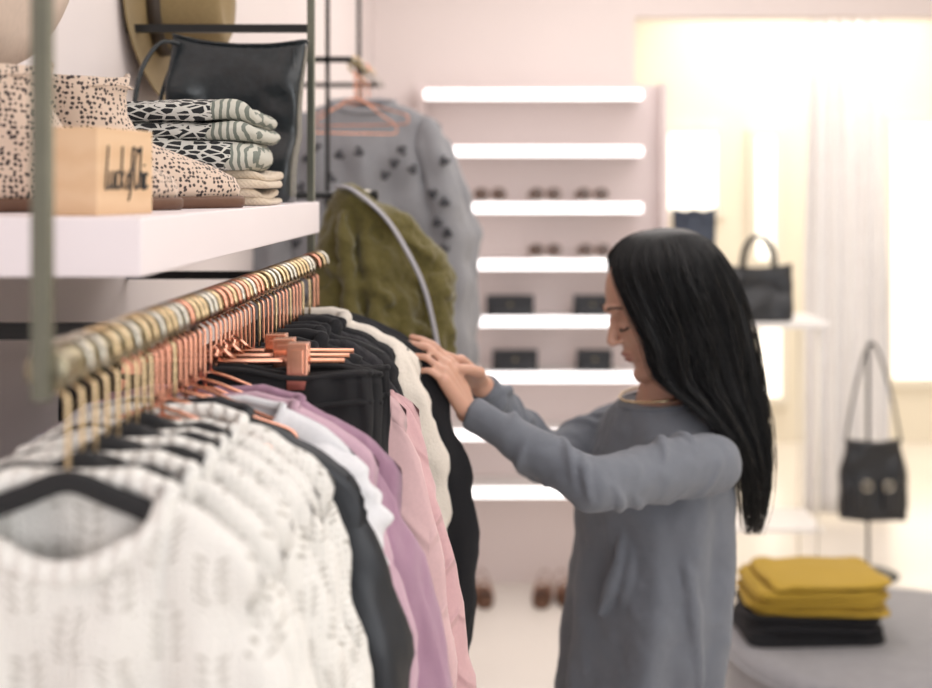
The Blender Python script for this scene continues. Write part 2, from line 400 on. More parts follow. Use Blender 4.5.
def body_bm(w,hem,L,slope,nw,nd,T,amp,nf,seed,NS=48,NV=40):
    bm=bmesh.new()
    for sh in (-1,1):
        g=[]
        for j in range(NV+1):
            v=(j/NV)**1.25; row=[]
            for i in range(NS+1):
                s=-1+2*i/NS
                ww=w+(hem-w)*sm(v*1.1)-.012*math.exp(-((v-.25)/.15)**2)
                x=s*ww; ax=abs(s*w)
                zt=-slope*max(0,ax-nw*.6)-.022*abs(s)**6
                if ax<nw:
                    q=math.sqrt(max(0,1-(ax/nw)**2))
                    zt-= (nd if sh<0 else nd*.22)*q
                z=zt+(-L-zt)*v
                depth=zt-z
                t=(.006+(T-.006)*sm(depth/.14))*math.sqrt(max(0,1-s*s))*min(1,(depth/.012))**.5 if ax>=nw else (.014+(T-.014)*sm(depth/.14))*math.sqrt(max(0,1-s*s))
                f=amp*sm(depth/.12)*math.sin(s*nf+seed*1.7+1.3*math.sin(v*3+seed))*(1-s**4)
                f+=amp*.9*noise.noise(V((x*18+seed*9,z*6,sh*3)))*sm(depth/.04)*(1-s**6)
                zz=HUB+.006+z+.004*noise.noise(V((x*30,seed*3,0)))*(1-v)
                row.append(bm.verts.new((x,sh*t+f,zz)))
            g.append(row)
        for j in range(NV):
            for i in range(NS): bm.faces.new((g[j][i],g[j][i+1],g[j+1][i+1],g[j+1][i]))
    bmesh.ops.remove_doubles(bm,verts=bm.verts,dist=.0009)
    return bm
def sleeve_bm(s,w,slope,L,r0,r1,out,seed,n=34):
    rings=[]; zs=HUB+.002-slope*(w*.80)
    for k in range(n+1):
        v=k/n
        z=zs-L*v+.006
        grow=min(1,math.sqrt(max(.004,v*7)))
        rx=(r0+(r1-r0)*v)*grow; ry=rx*.60
        cx=s*(w-.030+ (out+.030)*sm(v*2.0)-.01*v*v)
        cy=.012*math.sin(v*3+seed)
        ring=[]
        for q in range(28):
            a=2*PI*q/28
            wob=1+.13*math.sin(2*a+seed+v*3)+.30*noise.noise(V((math.cos(a)*1.5+seed*5,math.sin(a)*1.5,v*9)))
            ring.append(V((cx+rx*wob*math.cos(a),cy+ry*wob*math.sin(a),z-slope*.5*abs(math.cos(a))*rx*(1-v)*(1 if s*math.cos(a)>0 else -1))))
        rings.append(ring)
    bm=bmesh.new(); loft(bm,rings,True,False); return bm
def neck_bm(nw,nd,slope,r,w):
    pts=[]
    for k in range(40):
        a=2*PI*k/40; x=nw*math.cos(a); sn=math.sin(a)
        q=abs(sn); zt=-slope*max(0,abs(x)-nw*.6)-(nd if sn<0 else nd*.22)*q
        pts.append(V((x,.014*sn*1.1,HUB+.006+zt+r*.3)))
    bm=bmesh.new(); tube(bm,pts,r,10,closed=True); return bm
def garment(name,label,cat,loc,rz,m,w=.16,hem=.18,L=.55,slope=.42,nw=.06,nd=.05,T=.022,amp=.006,nf=9,seed=1,sl=.4,r0=.042,r1=.03,out=.02,rim=None,rimr=.006,group=None,thick=.002,rot=None,placket=None,dis=0,dsz=.05):
    g=thing(name,label,cat,loc,rot or (0,0,rz),group)
    b=part('body',body_bm(w,hem,L,slope,nw,nd,T,amp,nf,seed),m,g)
    if dis: disp(b,dis,dsz)
    solid(b,thick,1)
    if sl:
        for s in (-1,1):
            e=part('sleeve',sleeve_bm(s,w,slope,sl,r0,r1,out,seed+s),m,g)
            if dis: disp(e,dis,dsz)
    if rim: part('neckband',neck_bm(nw,nd,slope,rimr,w),rim,g)
    if placket:
        bm=bmesh.new()
        pts=[V((.0,-T-.006-amp*.3,HUB-nd-.01-k*.05)) for k in range(int((L-nd)/.05))]
        tube(bm,pts,.009,8,r2=.35); part('placket',bm,placket,g)
    return g
def pants(label,loc,rz,m,w,L,seed,group):
    g=thing('black_shorts',label,'shorts',loc,(0,0,rz),group)
    rings=[]; n=30
    for k in range(n+1):
        v=k/n; z=HUB+.006-L*v
        ring=[]
        for q in range(120):
            a=2*PI*q/120; c,s_=math.cos(a),math.sin(a)
            th=.008+.010*sm(v*3)
            fold=.0016*math.sin(a*18+3*noise.noise(V((a*2,z*20,seed))))*(1-.5*sm(v*2))+.009*noise.noise(V((c*4+seed,z*14,0)))
            x=w*(1+.035*noise.noise(V((seed,z*14,1))))*math.copysign(abs(c)**.85,c)
            ring.append(V((x,s_*th+fold*math.copysign(1,s_)*min(1,abs(s_)*3),z+(1-v)*(.004*math.sin(x*45+seed*2)-.006*(x/w)**2))))
        rings.append(ring)
    bm=bmesh.new(); loft(bm,rings,False,False); b=part('body',bm,m,g); solid(b,.0015,1)
    for zz,off in ((HUB+.008,0),(HUB-.020,.001)):
        bm=bmesh.new(); pts=[]
        for k in range(90):
            a=2*PI*k/90; c,s_=math.cos(a),math.sin(a); x=w*1.005*math.copysign(abs(c)**.85,c)
            pts.append((x,(.0115+off)*s_+.0010*math.sin(a*22),zz+.004*math.sin(x*45+seed*2)-.006*(x/w)**2))
        tube(bm,pts,.0028,8,closed=True); part('waistband',bm,m,g)
    return g

G='clothes hanging on the brass rail'; HG='hangers on the brass rail'
ROW=[]
def add(y,kind,desc,hk='rose',**k): ROW.append((y,kind,desc,hk,k))
SW=dict(w=.124,hem=.142,L=.52,slope=.58,nw=.066,nd=.066,T=.018,sl=.42,r0=.036,r1=.032,out=.006,thick=.003,amp=.011,dis=.018,dsz=.05)
add(.842,'knit_sweater','white leaf-lace knit sweater nearest the front end of the rail','black',m=m_knitA,rim=m_knitrim,rimr=.0085,**SW)
add(.898,'knit_sweater','white leaf-lace knit sweater second from the front end of the rail','black',m=m_knitA,rim=m_knitrim,rimr=.0085,**dict(SW,w=.130,hem=.148,slope=.55))
add(.950,'knit_sweater','white leaf-lace knit sweater third from the front end of the rail','black',m=m_knitA,rim=m_knitrim,rimr=.0085,**dict(SW,w=.126,hem=.148,slope=.52))
add(.998,'knit_sweater','white fine-lace knit sweater fourth from the front end of the rail','black',m=m_knitB,rim=m_knitrim,**dict(SW,w=.134,hem=.15,slope=.46))
add(1.038,'knit_sweater','white fine-lace knit sweater fifth from the front of the rail','black',m=m_knitB,rim=m_knitrim,**dict(SW,w=.132,hem=.15,slope=.44))
add(1.072,'lace_shirt','white fine-lace shirt directly in front of the black leather jacket','rose',m=m_knitB,rim=m_knitrim,**dict(SW,w=.138,hem=.152,nd=.03,slope=.40,r0=.032,r1=.03))
add(1.112,'leather_jacket','black leather jacket between the white lace shirt and white jersey shirt','black',m=m_leather,w=.164,hem=.182,L=.6,slope=.50,nw=.06,nd=.05,T=.020,sl=.52,r0=.040,r1=.036,out=.010,amp=.010,rim=m_leather,rimr=.008,placket=m_leather,dis=.014)
add(1.150,'jersey_shirt','plain white jersey shirt behind the black leather jacket','rose',m=m_whitetee,w=.148,hem=.16,L=.5,slope=.36,nw=.085,nd=.05,T=.016,sl=.14,r0=.034,r1=.034,out=.002,rim=m_whitetee,rimr=.004,dis=.010)
add(1.185,'ribbed_shirt','pale mauve ribbed knit shirt right behind the white jersey shirt','rose',m=m_mauve2,w=.166,hem=.18,L=.55,slope=.44,nw=.09,nd=.07,T=.018,sl=.55,r0=.038,r1=.036,out=.016,rim=m_mauve2,rimr=.005,amp=.008,dis=.010)
add(1.222,'ribbed_shirt','deep mauve ribbed knit shirt in front of the clipped black shorts','rose',m=m_mauve,w=.184,hem=.20,L=.7,slope=.46,nw=.09,nd=.07,T=.022,sl=.6,r0=.042,r1=.040,out=.024,rim=m_mauve,rimr=.006,amp=.012,dis=.012)
add(1.270,'pants','gathered black shorts clipped at the waist, nearest of three pairs','clip',w=.150,L=.3)
add(1.310,'pants','gathered black shorts clipped at the waist, middle of three pairs','clip',w=.156,L=.3)
add(1.350,'pants','gathered black shorts clipped at the waist, furthest of three pairs','clip',w=.160,L=.3)
add(1.388,'blouse','pale rose blouse just behind the clipped black shorts','rose',m=m_rose2,w=.176,hem=.208,L=.75,slope=.26,nw=.075,nd=.05,T=.02,sl=.6,r0=.036,r1=.036,out=.024,rim=m_rose2,rimr=.004,amp=.010,dis=.010)
add(1.432,'long_cardigan','long dusty rose cardigan between the rose blouse and black shirts','rose',m=m_rosefab,w=.188,hem=.238,L=.98,slope=.27,nw=.06,nd=.05,T=.026,sl=.7,r0=.038,r1=.038,out=.028,rim=m_rosefab,rimr=.006,amp=.012,dis=.014)
ords=['first','second','third','fourth','fifth','sixth','seventh','eighth','ninth']
random.seed(21)
for i in range(7):
    add(1.490+.053*i,'black_shirt','%s cotton shirt, %s of seven behind the long rose cardigan'%(('black','charcoal')[i%2],ords[i]),'rose' if i%2 else 'black',m=(m_blackfab,m_charfab)[i%2],w=.122+.018*random.random(),hem=.14,L=.6,slope=.22+.18*random.random(),nw=.045+.02*random.random(),nd=.03,T=.019,sl=.4,r0=.030+.006*random.random(),r1=.03,out=.004,rim=m_blackfab,rimr=.005+.006*random.random(),dis=.024,amp=.014)
add(1.866,'fleece_jacket','cream fleece jacket the shopper is touching','black',m=m_cream_fl,w=.158,hem=.170,L=.55,slope=.40,nw=.05,nd=.04,T=.03,sl=.42,r0=.040,r1=.034,out=.006,rim=m_cream_fl,rimr=.012,thick=.005,dis=.018)
add(1.912,'black_dress','long black dress hanging just behind the cream fleece jacket','rose',m=m_blackfab,w=.172,hem=.215,L=1.0,slope=.38,nw=.05,nd=.03,T=.022,sl=.55,r0=.038,r1=.034,out=.03,amp=.01,dis=.014)
add(1.948,'black_dress','long black dress at the far end of the brass rail','rose',m=m_blackfab,w=.165,hem=.21,L=1.05,slope=.38,nw=.05,nd=.03,T=.014,sl=.55,r0=.034,r1=.034,out=.03,amp=.005)
CATS={'knit_sweater':'sweater','lace_shirt':'shirt','leather_jacket':'jacket','jersey_shirt':'shirt','ribbed_shirt':'shirt','blouse':'blouse','long_cardigan':'cardigan','black_shirt':'shirt','fleece_jacket':'jacket','black_dress':'dress'}
cxs=iter((.080,.060,.045))
random.seed(4)
for i,(y,kind,desc,hk,k) in enumerate(ROW):
    rz=math.radians(random.uniform(-4,4)) if kind!='pants' else math.radians((-1,1,0)[i%3]); loc=(RX,y,RZ)
    hw=k.get('w',.15)-.018
    if kind in('knit_sweater',): hw=.085
    hanger(hk,loc,rz,hw,k.get('slope',.4),{'rose':'rose-gold hanger of the ','black':'black hanger of the ','clip':'clip hanger of the '}[hk]+desc,HG,cx=next(cxs) if hk=='clip' else 0)
    if kind=='pants': pants(desc,loc,rz,m_denim,k['w'],k['L'],i,G)
    else: garment(kind,desc,CATS[kind],loc,rz,seed=i+1,group=G,**k)
for i,y in enumerate((1.055,1.092,1.131,1.168,1.204,1.246,1.290,1.330,1.369)):
    hanger('rose',(RX,y,RZ),math.radians(random.uniform(-12,4)),.094+.003*i,.36,'empty rose-gold hanger, %s of nine along the middle of the rail'%ords[i],'empty hangers on the brass rail',hub=-.064)
for i,y in enumerate((.870,.924,.974,1.018)):
    hanger('black',(RX,y,RZ),math.radians(random.uniform(-8,8)),.066,.30,'empty black hanger, %s of four between the white sweaters'%ords[i],'empty hangers on the brass rail',hub=-.068)
for i,y in enumerate((1.410,1.457,1.515,1.570,1.622,1.675,1.728,1.782)):
    hanger('rose',(RX,y,RZ),math.radians(random.uniform(-8,8)),.10,.33,'empty rose-gold hanger, %s of eight at the far half of the rail'%ords[i],'empty hangers on the brass rail')

# grey sweaters on second rail
loc=(-.335,3.0,RZ2)
hanger('rose',loc,.1,.16,.3,'rose gold hanger holding the grey embellished sweater','hangers on the upper rail')
hanger('rose',(-.335,3.12,RZ2),.35,.17,.25,'rose gold hanger of the plain grey sweater behind the embellished one','hangers on the upper rail')
hanger('rose',(-.335,2.90,RZ2),-.3,.12,.3,'small empty rose gold hanger in front of the grey sweater','hangers on the upper rail')
hanger('rose',(-.335,2.84,RZ2),.5,.10,.55,'steep empty rose gold hanger nearest the front of the upper rail','hangers on the upper rail')
g=garment('grey_sweater','grey knit sweater with charcoal tufts on the upper rail','sweater',loc,.1,m_greyk,w=.18,hem=.185,L=.62,slope=.27,nw=.07,nd=.03,T=.028,sl=.62,r0=.050,r1=.045,out=.03,rim=m_greyk,rimr=.009,seed=3,dis=.03,dsz=.09,amp=.01)
bm=bmesh.new()
for k in range(4):
    a=2*PI*k/4+.3*k; ell(bm,(.006*math.cos(a),0,.008*math.sin(a)),(.007,.014,.005),seg=8)
fl=mk(bm,'tuft',m_greyd)
random.seed(11)
tp=[]
while len(tp)<46:
    x_=random.uniform(-.16,.20); z_=random.uniform(.06+abs(x_)*.35,.56)
    if all((x_-a)**2+(z_-b)**2>.032**2 for a,b in tp):
        tp.append((x_,z_))
        link('tuft',fl,g,(x_,-.042-.024*math.sqrt(max(0,1-(x_/.205)**2)),HUB-z_),(0,random.uniform(0,3),0))
garment('grey_sweater','plain grey knit sweater hanging behind the embellished one','sweater',(-.335,3.12,RZ2),.15,m_greyk,w=.175,hem=.19,L=.6,slope=.27,nw=.06,nd=.03,T=.02,sl=.6,r0=.05,r1=.045,out=.05,seed=8,dis=.02)
# olive jacket on a wall rod
arm=thing('garment_rod','short black wall rod carrying the olive plush jacket','rod',(-.58,2.30,CZ-.018))
bm=bmesh.new(); tube(bm,[(0,0,0),(.345,0,0)],.006,12); part('bar',bm,m_black,arm)
bm=bmesh.new(); tube(bm,[(.340,0,0),(.350,0,0)],.009,12); part('end_cap',bm,m_black,arm)
bm=bmesh.new(); tube(bm,[(-.0,0,0),(.006,0,0)],.022,16); part('wall_plate',bm,m_black,arm)
loc=(-.252,2.30,CZ-.025)
hanger('black',loc,.4,.070,.6,'black hanger holding the olive plush jacket',None)
g=thing('plush_jacket','olive green plush jacket with grey strap hanging beyond the shelf end','jacket',loc,(0,0,.3))
bm=bmesh.new()
rc(bm,(-.034,0,-.020),(-.055,0,-.28),.036,.070,24)
rc(bm,(-.030,-.005,-.010),(.045,-.01,-.072),.034,.050,24)
rc(bm,(.045,-.01,-.072),(.112,-.01,-.135),.048,.046,24)
rc(bm,(.02,-.01,-.12),(.03,-.01,-.28),.066,.080,24)
rc(bm,(.116,-.01,-.145),(.100,-.01,-.26),.048,.038,24)
for (a_,b_,r_) in (((-.05,-.045,-.03),(-.035,-.085,-.24),.011),((-.01,-.040,-.04),(.005,-.098,-.24),.012),((.04,-.050,-.10),(.055,-.090,-.26),.011),((-.03,-.038,.0),(.10,-.050,-.100),.012),((.02,-.055,-.10),(.13,-.050,-.165),.011),((.0,-.085,-.20),(.10,-.070,-.235),.011),((-.07,-.04,-.12),(.02,-.088,-.17),.010)):
    rc(bm,a_,b_,r_,r_*1.3,12)
h_=part('body',bm,m_olive,g)
md=h_.modifiers.new('r','REMESH'); md.mode='VOXEL'; md.voxel_size=.005; md.use_smooth_shade=True
md=h_.modifiers.new('s','SMOOTH'); md.iterations=3; md.factor=.5
disp(h_,.028,.05); disp(h_,.004,.008)
bm=bmesh.new(); pts=smoothpath([(-.055,-.026,.022),(-.03,-.045,.016),(.02,-.070,-.03),(.055,-.092,-.09),(.085,-.102,-.16),(.110,-.102,-.27)],6)
tube(bm,pts,.0095,8,r2=.35); part('strap',bm,m_greystrap,g,label='grey webbing strap')
bm=bmesh.new(); rc(bm,(.112,-.035,-.16),(.122,-.04,-.27),.034,.032,24); e=part('sleeve',bm,m_olive,g)
md=e.modifiers.new('r','REMESH'); md.mode='VOXEL'; md.voxel_size=.005; md.use_smooth_shade=True
disp(e,.024,.04); disp(e,.004,.008)

# ------------------------------------------------------------------ shelf contents
SZ=CZ-.0253
blk=thing('wooden_sign_block','pale wooden block with black script lettering at the shelf corner','sign',(-.335,1.06,SZ),(0,0,math.radians(-10)))
part('block',box(bmesh.new(),(-.040,0,0),(0,.102,.073),.0012),m_wood,blk,False)
def stroke(bm,pts,r=.0008):
    pts=[V((.0008,p[0],p[1])) for p in pts]; tube(bm,smoothpath(pts,5),r,6)
bm=bmesh.new()
y0=.013; z0=.022
W=lambda pts,ox: [(y0+ox+(p[0]+p[1]*.10)*.00090,z0+p[1]*.00100) for p in pts]
stroke(bm,W([(2,36),(1,20),(0,2),(3,0),(7,3)],0))
stroke(bm,W([(9,15),(8,4),(11,0),(15,5),(16,15),(16,3),(18,0)],0))
stroke(bm,W([(26,13),(23,15),(20,8),(22,0),(27,3)],0))
stroke(bm,W([(30,36),(30,18),(29,0)],0)); stroke(bm,W([(36,15),(31,8),(37,0)],0))
stroke(bm,W([(45,14),(41,9),(42,1),(46,1),(48,8),(45,14)],0))
stroke(bm,W([(56,33),(53,36),(51,28),(50,0),(47,-10)],0)); stroke(bm,W([(47,16),(55,17)],0))
stroke(bm,W([(66,31),(62,35),(57,22),(58,3),(62,0),(66,5)],0))
stroke(bm,W([(69,37),(68,16),(67,0)],0)); stroke(bm,W([(67,9),(71,15),(73,9),(73,0)],0))
stroke(bm,W([(77,14),(77,0),(79,1)],0)); stroke(bm,W([(77,20),(77,21)],0),.0014)
stroke(bm,W([(85,12),(82,14),(80,7),(82,0),(86,3)],0))
part('lettering',bm,m_ink,blk,label='raised black script letters')
def boot(loc,rz,label):
    b=thing('ankle_boot',label,'boot',loc,(0,0,rz),'cheetah print boots on the shelf')
    prof=[(.012,-.024,.205,.040),(.022,-.026,.207,.042),(.035,-.026,.200,.042),(.048,-.024,.175,.040),(.060,-.022,.140,.038),(.072,-.020,.108,.037),(.085,-.019,.088,.037),(.105,-.020,.078,.038),(.125,-.024,.076,.039),(.143,-.030,.080,.040)]
    rings=[]
    for z,x0,x1,hw in prof:
        r=[]
        for k in range(32):
            a=2*PI*k/32; cx=(x0+x1)/2; hx=(x1-x0)/2
            x=cx+hx*math.cos(a); t=(x-x0)/(x1-x0)
            zz=z+(.008*(1-abs(math.sin(a))**.5) if z>.14 else 0)
            r.append(V((x,hw*math.sin(a)*(1-.12*t)+(.006*noise.noise(V((x*30,z*30,1)))),zz*.95)))
        rings.append(r)
    bm=bmesh.new(); loft(bm,rings,True,False); u=part('upper',bm,m_cheetah,b); solid(u,.003,-1)
    rings=[]
    for z,e in ((0,.0),(.004,.003),(.010,.003),(.013,.001)):
        rings.append([V((.0905+(.118+e)*math.cos(2*PI*k/32),(.041+e)*math.sin(2*PI*k/32),z)) for k in range(32)])
    bm=bmesh.new(); loft(bm,rings); part('sole',bm,m_sole,b,label='brown stacked sole')
    bm=bmesh.new(); tube(bm,[(.030+.052*math.cos(2*PI*k/32),.0385*math.sin(2*PI*k/32),.128+.001*math.sin(k)) for k in range(32)],.0018,6,closed=True); part('collar_seam',bm,m_cheetah,b)
    return b
boot((-.500,1.20,SZ),math.radians(38),'cheetah print ankle boot at the left edge, beside the front post')
boot((-.468,1.335,SZ),math.radians(36),'cheetah print ankle boot directly behind the wooden sign block')
def folded(name,label,cat,loc,w,d,h,m,layers=2,seed=0,rz=0,group=None,nseg=72,rnd=.45,jit=.006,wav=.005,n_=7):
    t=thing(name,label,cat,loc,(0,0,rz),group)
    lh=h/layers
    bm=bmesh.new()
    for l in range(layers):
        rings=[]
        ox=random.uniform(-jit,jit); oy=random.uniform(-jit,jit); dw=random.uniform(-jit,0)
        for k in range(9):
            ph=-PI/2+PI*k/8
            inset=(1-math.cos(ph))*lh*rnd
            zc=l*lh+lh*.5+lh*.5*math.sin(ph)
            ex=(-.02 if k in(0,8) else 0)
            r=sell(w/2-inset+ex+dw,d/2-inset+ex+dw,n_,nseg,zc,ox,oy)
            for p in r:
                wv=noise.noise(V((p.x*14,p.y*14,seed*3+l*.35)))*wav*2
                p.x+=.006*noise.noise(V((p.y*20,p.z*30,seed+l))); p.y+=.006*noise.noise(V((p.x*20,p.z*30,seed+l+9)))
                edge=max(abs(p.x)/(w/2),abs(p.y)/(d/2))
                p.z+=wv*(zc/h)-.22*lh*(edge**5)*(zc/h)
                p.z=max(p.z,.0)
            rings.append(r)
        loft(bm,rings)
    part('folds',bm,m,t)
    return t
random.seed(2)
z=SZ
for i,h in enumerate((.021,.021)):
    folded('folded_cloth','cream folded cloth, '+('bottom' if i==0 else 'second from bottom')+' of the folded stack on the shelf','folded cloth',(-.400,1.66,z),.210,.22,h,m_creamcloth,2,i,.05,'folded cloths on the shelf'); z+=h
for i,h in enumerate((.038,.044)):
    folded('folded_blanket','black and white patterned blanket, '+('lower','topmost')[i]+' of two on the folded stack','folded blanket',(-.424-.010*i,1.64+.01*i,z),.244+.016*i,.26,h,m_pat,(1,2)[i],i+5,.08-.10*i,'folded cloths on the shelf',rnd=.55,wav=(.006,.009)[i],jit=.003,n_=5); z+=h-.002
def bag(name,label,loc,rot,w,d,h,m,hand_h,taper=.9,group=None,hr=.004,slouch=.006,sag=.014):
    t=thing(name,label,'bag',loc,rot,group)
    rings=[]
    for k in range(25):
        v=k/24
        ww=w/2*(taper+(1-taper)*v) ; dd=d/2*(1-.65*v**1.5)
        if k==0: ww-=.006; dd-=.006
        r=sell(ww,dd,5,96,h*v)
        for p in r:
            p.y+=slouch*2*(noise.noise(V((p.x*11,p.z*10,w)))+.5*noise.noise(V((p.x*26+p.z*14,p.z*22,w+3))))*math.sin(PI*v*.9+.1); p.z+=(-sag*(1-(p.x/ww)**2)*v**3)
        rings.append(r)
    bm=bmesh.new(); loft(bm,rings,True,False); o=part('body',bm,m,t); solid(o,.003,-1)
    bm=bmesh.new(); rim=[p+V((0,0,.001)) for p in rings[-1]]; tube(bm,rim,.0022,6,closed=True); part('rim',bm,m,t)
    if hand_h:
        for s in (-1,1):
            bm=bmesh.new(); pts=[]
            for k in range(21):
                a=PI*k/20; pts.append(V((w*.24*math.cos(a),s*(d*.16+.004),h*.86+hand_h*math.sin(a)**.8)))
            tube(bm,pts,hr,8); part('handle',bm,m,t)
    bm=bmesh.new(); tube(bm,[(-w*.44,-d*.42,h*.12),(w*.44,-d*.42,h*.12)],.0015,6); part('seam',bm,m,t)
    return t
tt=bag('leather_tote','black leather tote bag standing at the far end of the shelf',(-.406,1.885,SZ),(math.radians(-4),math.radians(3),math.radians(-6)),.200,.07,.240,m_tote,0,.98,slouch=.014,sag=.012)
bm=bmesh.new(); tube(bm,smoothpath([(-.085,-.02,.225),(-.105,-.04,.222),(-.125,-.05,.18),(-.128,-.055,.12),(-.11,-.05,.08)],6),.0065,8,r2=.5); part('handle',bm,m_tote,tt)
bm=bmesh.new(); tube(bm,smoothpath([(-.075,.01,.225),(-.095,.0,.205),(-.108,-.01,.15),(-.105,-.02,.10)],6),.0065,8,r2=.5); part('handle',bm,m_tote,tt)
bm=bmesh.new(); tube(bm,[(.085,-.012,.225),(.094,-.02,.16)],.006,8,r2=.4); part('tab',bm,m_tote,tt)
def hat(label,loc,rot,m,R,crown=.10):
    h=thing('wide_brim_hat',label,'hat',loc,rot,'hats hung on the left wall')
    prof=[(.012,crown-.012),(.035,crown-.006),(.055,crown),(.068,crown-.008),(.075,crown-.03),(.082,.02),(.086,.004),(.10,.0),(.13,.003),(R-.004,.010),(R,.012),(R-.002,.008),(.13,-.001),(.09,-.004)]
    bm=bmesh.new(); lathe(bm,[(.001,crown-.014)]+prof,48)
    for v in bm.verts:
        if v.co.z>.03: v.co.x*=1.12
        if (v.co.xy).length>.1: v.co.z+=.012*math.cos(2*math.atan2(v.co.y,v.co.x))*(v.co.xy.length-.09)/.07
    part('felt',bm,m,h)
    bm=bmesh.new(); lathe(bm,[(.0855,.006),(.0835,.026)],48)
    for v in bm.verts: v.co.x*=1.06; v.co.y*=1.01
    o=part('band',bm,m_band,h); solid(o,.002,1)
    return h
hat('khaki felt wide brim hat on the wall above the leather tote',(-.566,2.10,CZ+.30),(0,PI/2,0),m_khaki,.175,.115)
hat('cream wide brim hat hung crown to the wall above the boots',(-.475,1.27,CZ+.28),(0,-PI/2,0),m_straw,.165,.09)
for (y,z,x) in ((2.10,CZ+.30,-.57),(1.27,CZ+.28,-.57)):
    bm=bmesh.new(); tube(bm,[(-.58,y,z),(-.565,y,z)],.004,8); o=part('wall_peg',bm,m_black); tag(o,'small black peg behind the '+('khaki' if y>2 else 'cream')+' hat','peg')

# ------------------------------------------------------------------ back display
YD=5.42
dispu=thing('display_unit','blush display unit with glowing LED shelves against the back wall','display shelves',(.14,YD,0))
def dp(name,bm,m,s=False): return part(name,bm,m,dispu,s,org=(.14,YD,0))
X0=(418-508)*YD/F; X1=(668-508)*YD/F
dp('back_panel',box(bmesh.new(),(X0,YD+.08,.0),(X1,YD+.17,CZ+.425)),m_panel)
dp('side_panel',box(bmesh.new(),(X1-.03,YD-.02,.0),(X1,YD+.08,CZ+.425)),m_panel)
dp('side_panel',box(bmesh.new(),(X0,YD-.02,.0),(X0+.03,YD+.08,CZ+.425)),m_panel)
shz=[]
for py in (97,152,207,262,317,371,427,483):
    z=CZ-(py-185)*YD/F; shz.append(z)
    s=dp('shelf_board',box(bmesh.new(),(X0+.03,YD-.16,z-.012),(X1-.115,YD+.08,z+.012)),m_white)
    bm=box(bmesh.new(),(X0+.04,YD-.168,z-.020),(X1-.125,YD-.161,z+.018))
    part('light_strip',bm,m_strip,s,False,org=(.14,YD,0))
def sunglasses(loc,label):
    t=thing('sunglasses',label,'sunglasses',loc,(0,0,0),'sunglasses on the lit shelves')
    bm=bmesh.new()
    tube(bm,[(-.01,0,.034),(0,-.002,.037),(.01,0,.034)],.003,8)
    for s in (-1,1): 
        tube(bm,[(s*.036+.028*math.cos(2*PI*k/24),0,.028+.024*math.sin(2*PI*k/24)) for k in range(24)],.003,6,closed=True)
        tube(bm,[(s*.064,0,.036),(s*.066,.05,.036),(s*.064,.12,.010)],.003,6)
    part('frame',bm,m_sole,t)
    for s in (-1,1):
        bm=bmesh.new(); ell(bm,(s*.036,0,.028),(.027,.003,.023),seg=16); part('lens',bm,m_glass,t)
def dX(px,y=YD-.06): return (px-508)*y/F
for px,w in ((490,'leftmost on the upper eyewear shelf'),(545,'middle on the upper eyewear shelf'),(592,'rightmost on the upper eyewear shelf')):
    sunglasses((dX(px),YD-.09,shz[2]+.026),'dark sunglasses '+w)
for px,w in ((545,'left on the lower eyewear shelf'),(594,'right on the lower eyewear shelf')):
    sunglasses((dX(px),YD-.09,shz[3]+.026),'dark sunglasses '+w)
for zi,xs in ((2,(490,545,592)),(3,(545,594))):
    for px in xs:
        o=part('display_riser',box(bmesh.new(),(dX(px)-.06,YD-.11,shz[zi]+.012),(dX(px)+.06,YD+.06,shz[zi]+.026),.002),m_white,None,False)
        tag(o,'low white riser under the %s sunglasses of the %s eyewear shelf'%({490:'leftmost',545:'middle' if zi==2 else 'left',592:'rightmost',594:'right'}[px],'upper' if zi==2 else 'lower'),'riser','risers under the sunglasses')
def clutch(px,zi,w,label):
    t=thing('clutch_bag',label,'bag',(dX(px),YD-.06,shz[zi]+.012),(0,0,0),'black clutches on the lit shelves')
    rings=[]
    for k in range(9):
        v=k/8; r=sell(w/2*(1-.04*v),.03*(1-.5*v),5,32,.085*v); rings.append(r)
    bm=bmesh.new(); loft(bm,rings); part('body',bm,m_tote2,t)
    part('flap',box(bmesh.new(),(-w/2*.98,-.034,.04),(w/2*.98,-.024,.088),.003),m_tote2,t,False)
    bm=bmesh.new(); ell(bm,(0,-.036,.048),(.008,.004,.008),seg=10); part('clasp',bm,m_brass,t)
clutch(510,4,.20,'black clutch bag at the left of the fifth lit shelf')
clutch(592,4,.16,'black clutch bag at the right of the fifth lit shelf')
clutch(515,5,.19,'black clutch bag at the left of the sixth lit shelf')
clutch(594,5,.15,'black clutch bag at the right of the sixth lit shelf')
def sandal(loc,rz,label):
    t=thing('sandal',label,'shoe',loc,(0,0,rz),'tan sandals on the floor')
    rings=[]
    for z,e in ((0,0),(.006,.003),(.02,.003),(.026,0)):
        rings.append([V(((.036+e)*math.cos(2*PI*k/28)*(1-.15*math.sin(2*PI*k/28)),(.118+e)*math.sin(2*PI*k/28),z)) for k in range(28)])
    bm=bmesh.new(); loft(bm,rings); part('sole',bm,m_sole,t)
    for y,h in ((-.05,.05),(-.01,.065)):
        bm=bmesh.new(); tube(bm,[(.037*math.cos(PI*k/12),y,.02+h*math.sin(PI*k/12)) for k in range(13)],.012,8,r2=.25); part('strap',bm,m_brownl,t)
    bm=bmesh.new(); tube(bm,[(.032*math.cos(PI*k/12),.085+.03*math.sin(PI*k/12),.02+.07*math.sin(PI*k/12)) for k in range(13)],.009,8,r2=.25); part('heel_strap',bm,m_brownl,t)
for px,l in ((468,'left pair'),(550,'right pair')):
    for j,s in enumerate((-1,1)):
        sandal(((px+4-508)*5.26/F+s*.045,5.26,0),s*.1,'tan strappy sandal, %s shoe of the %s below the lit shelves'%(('left','right')[j],l))

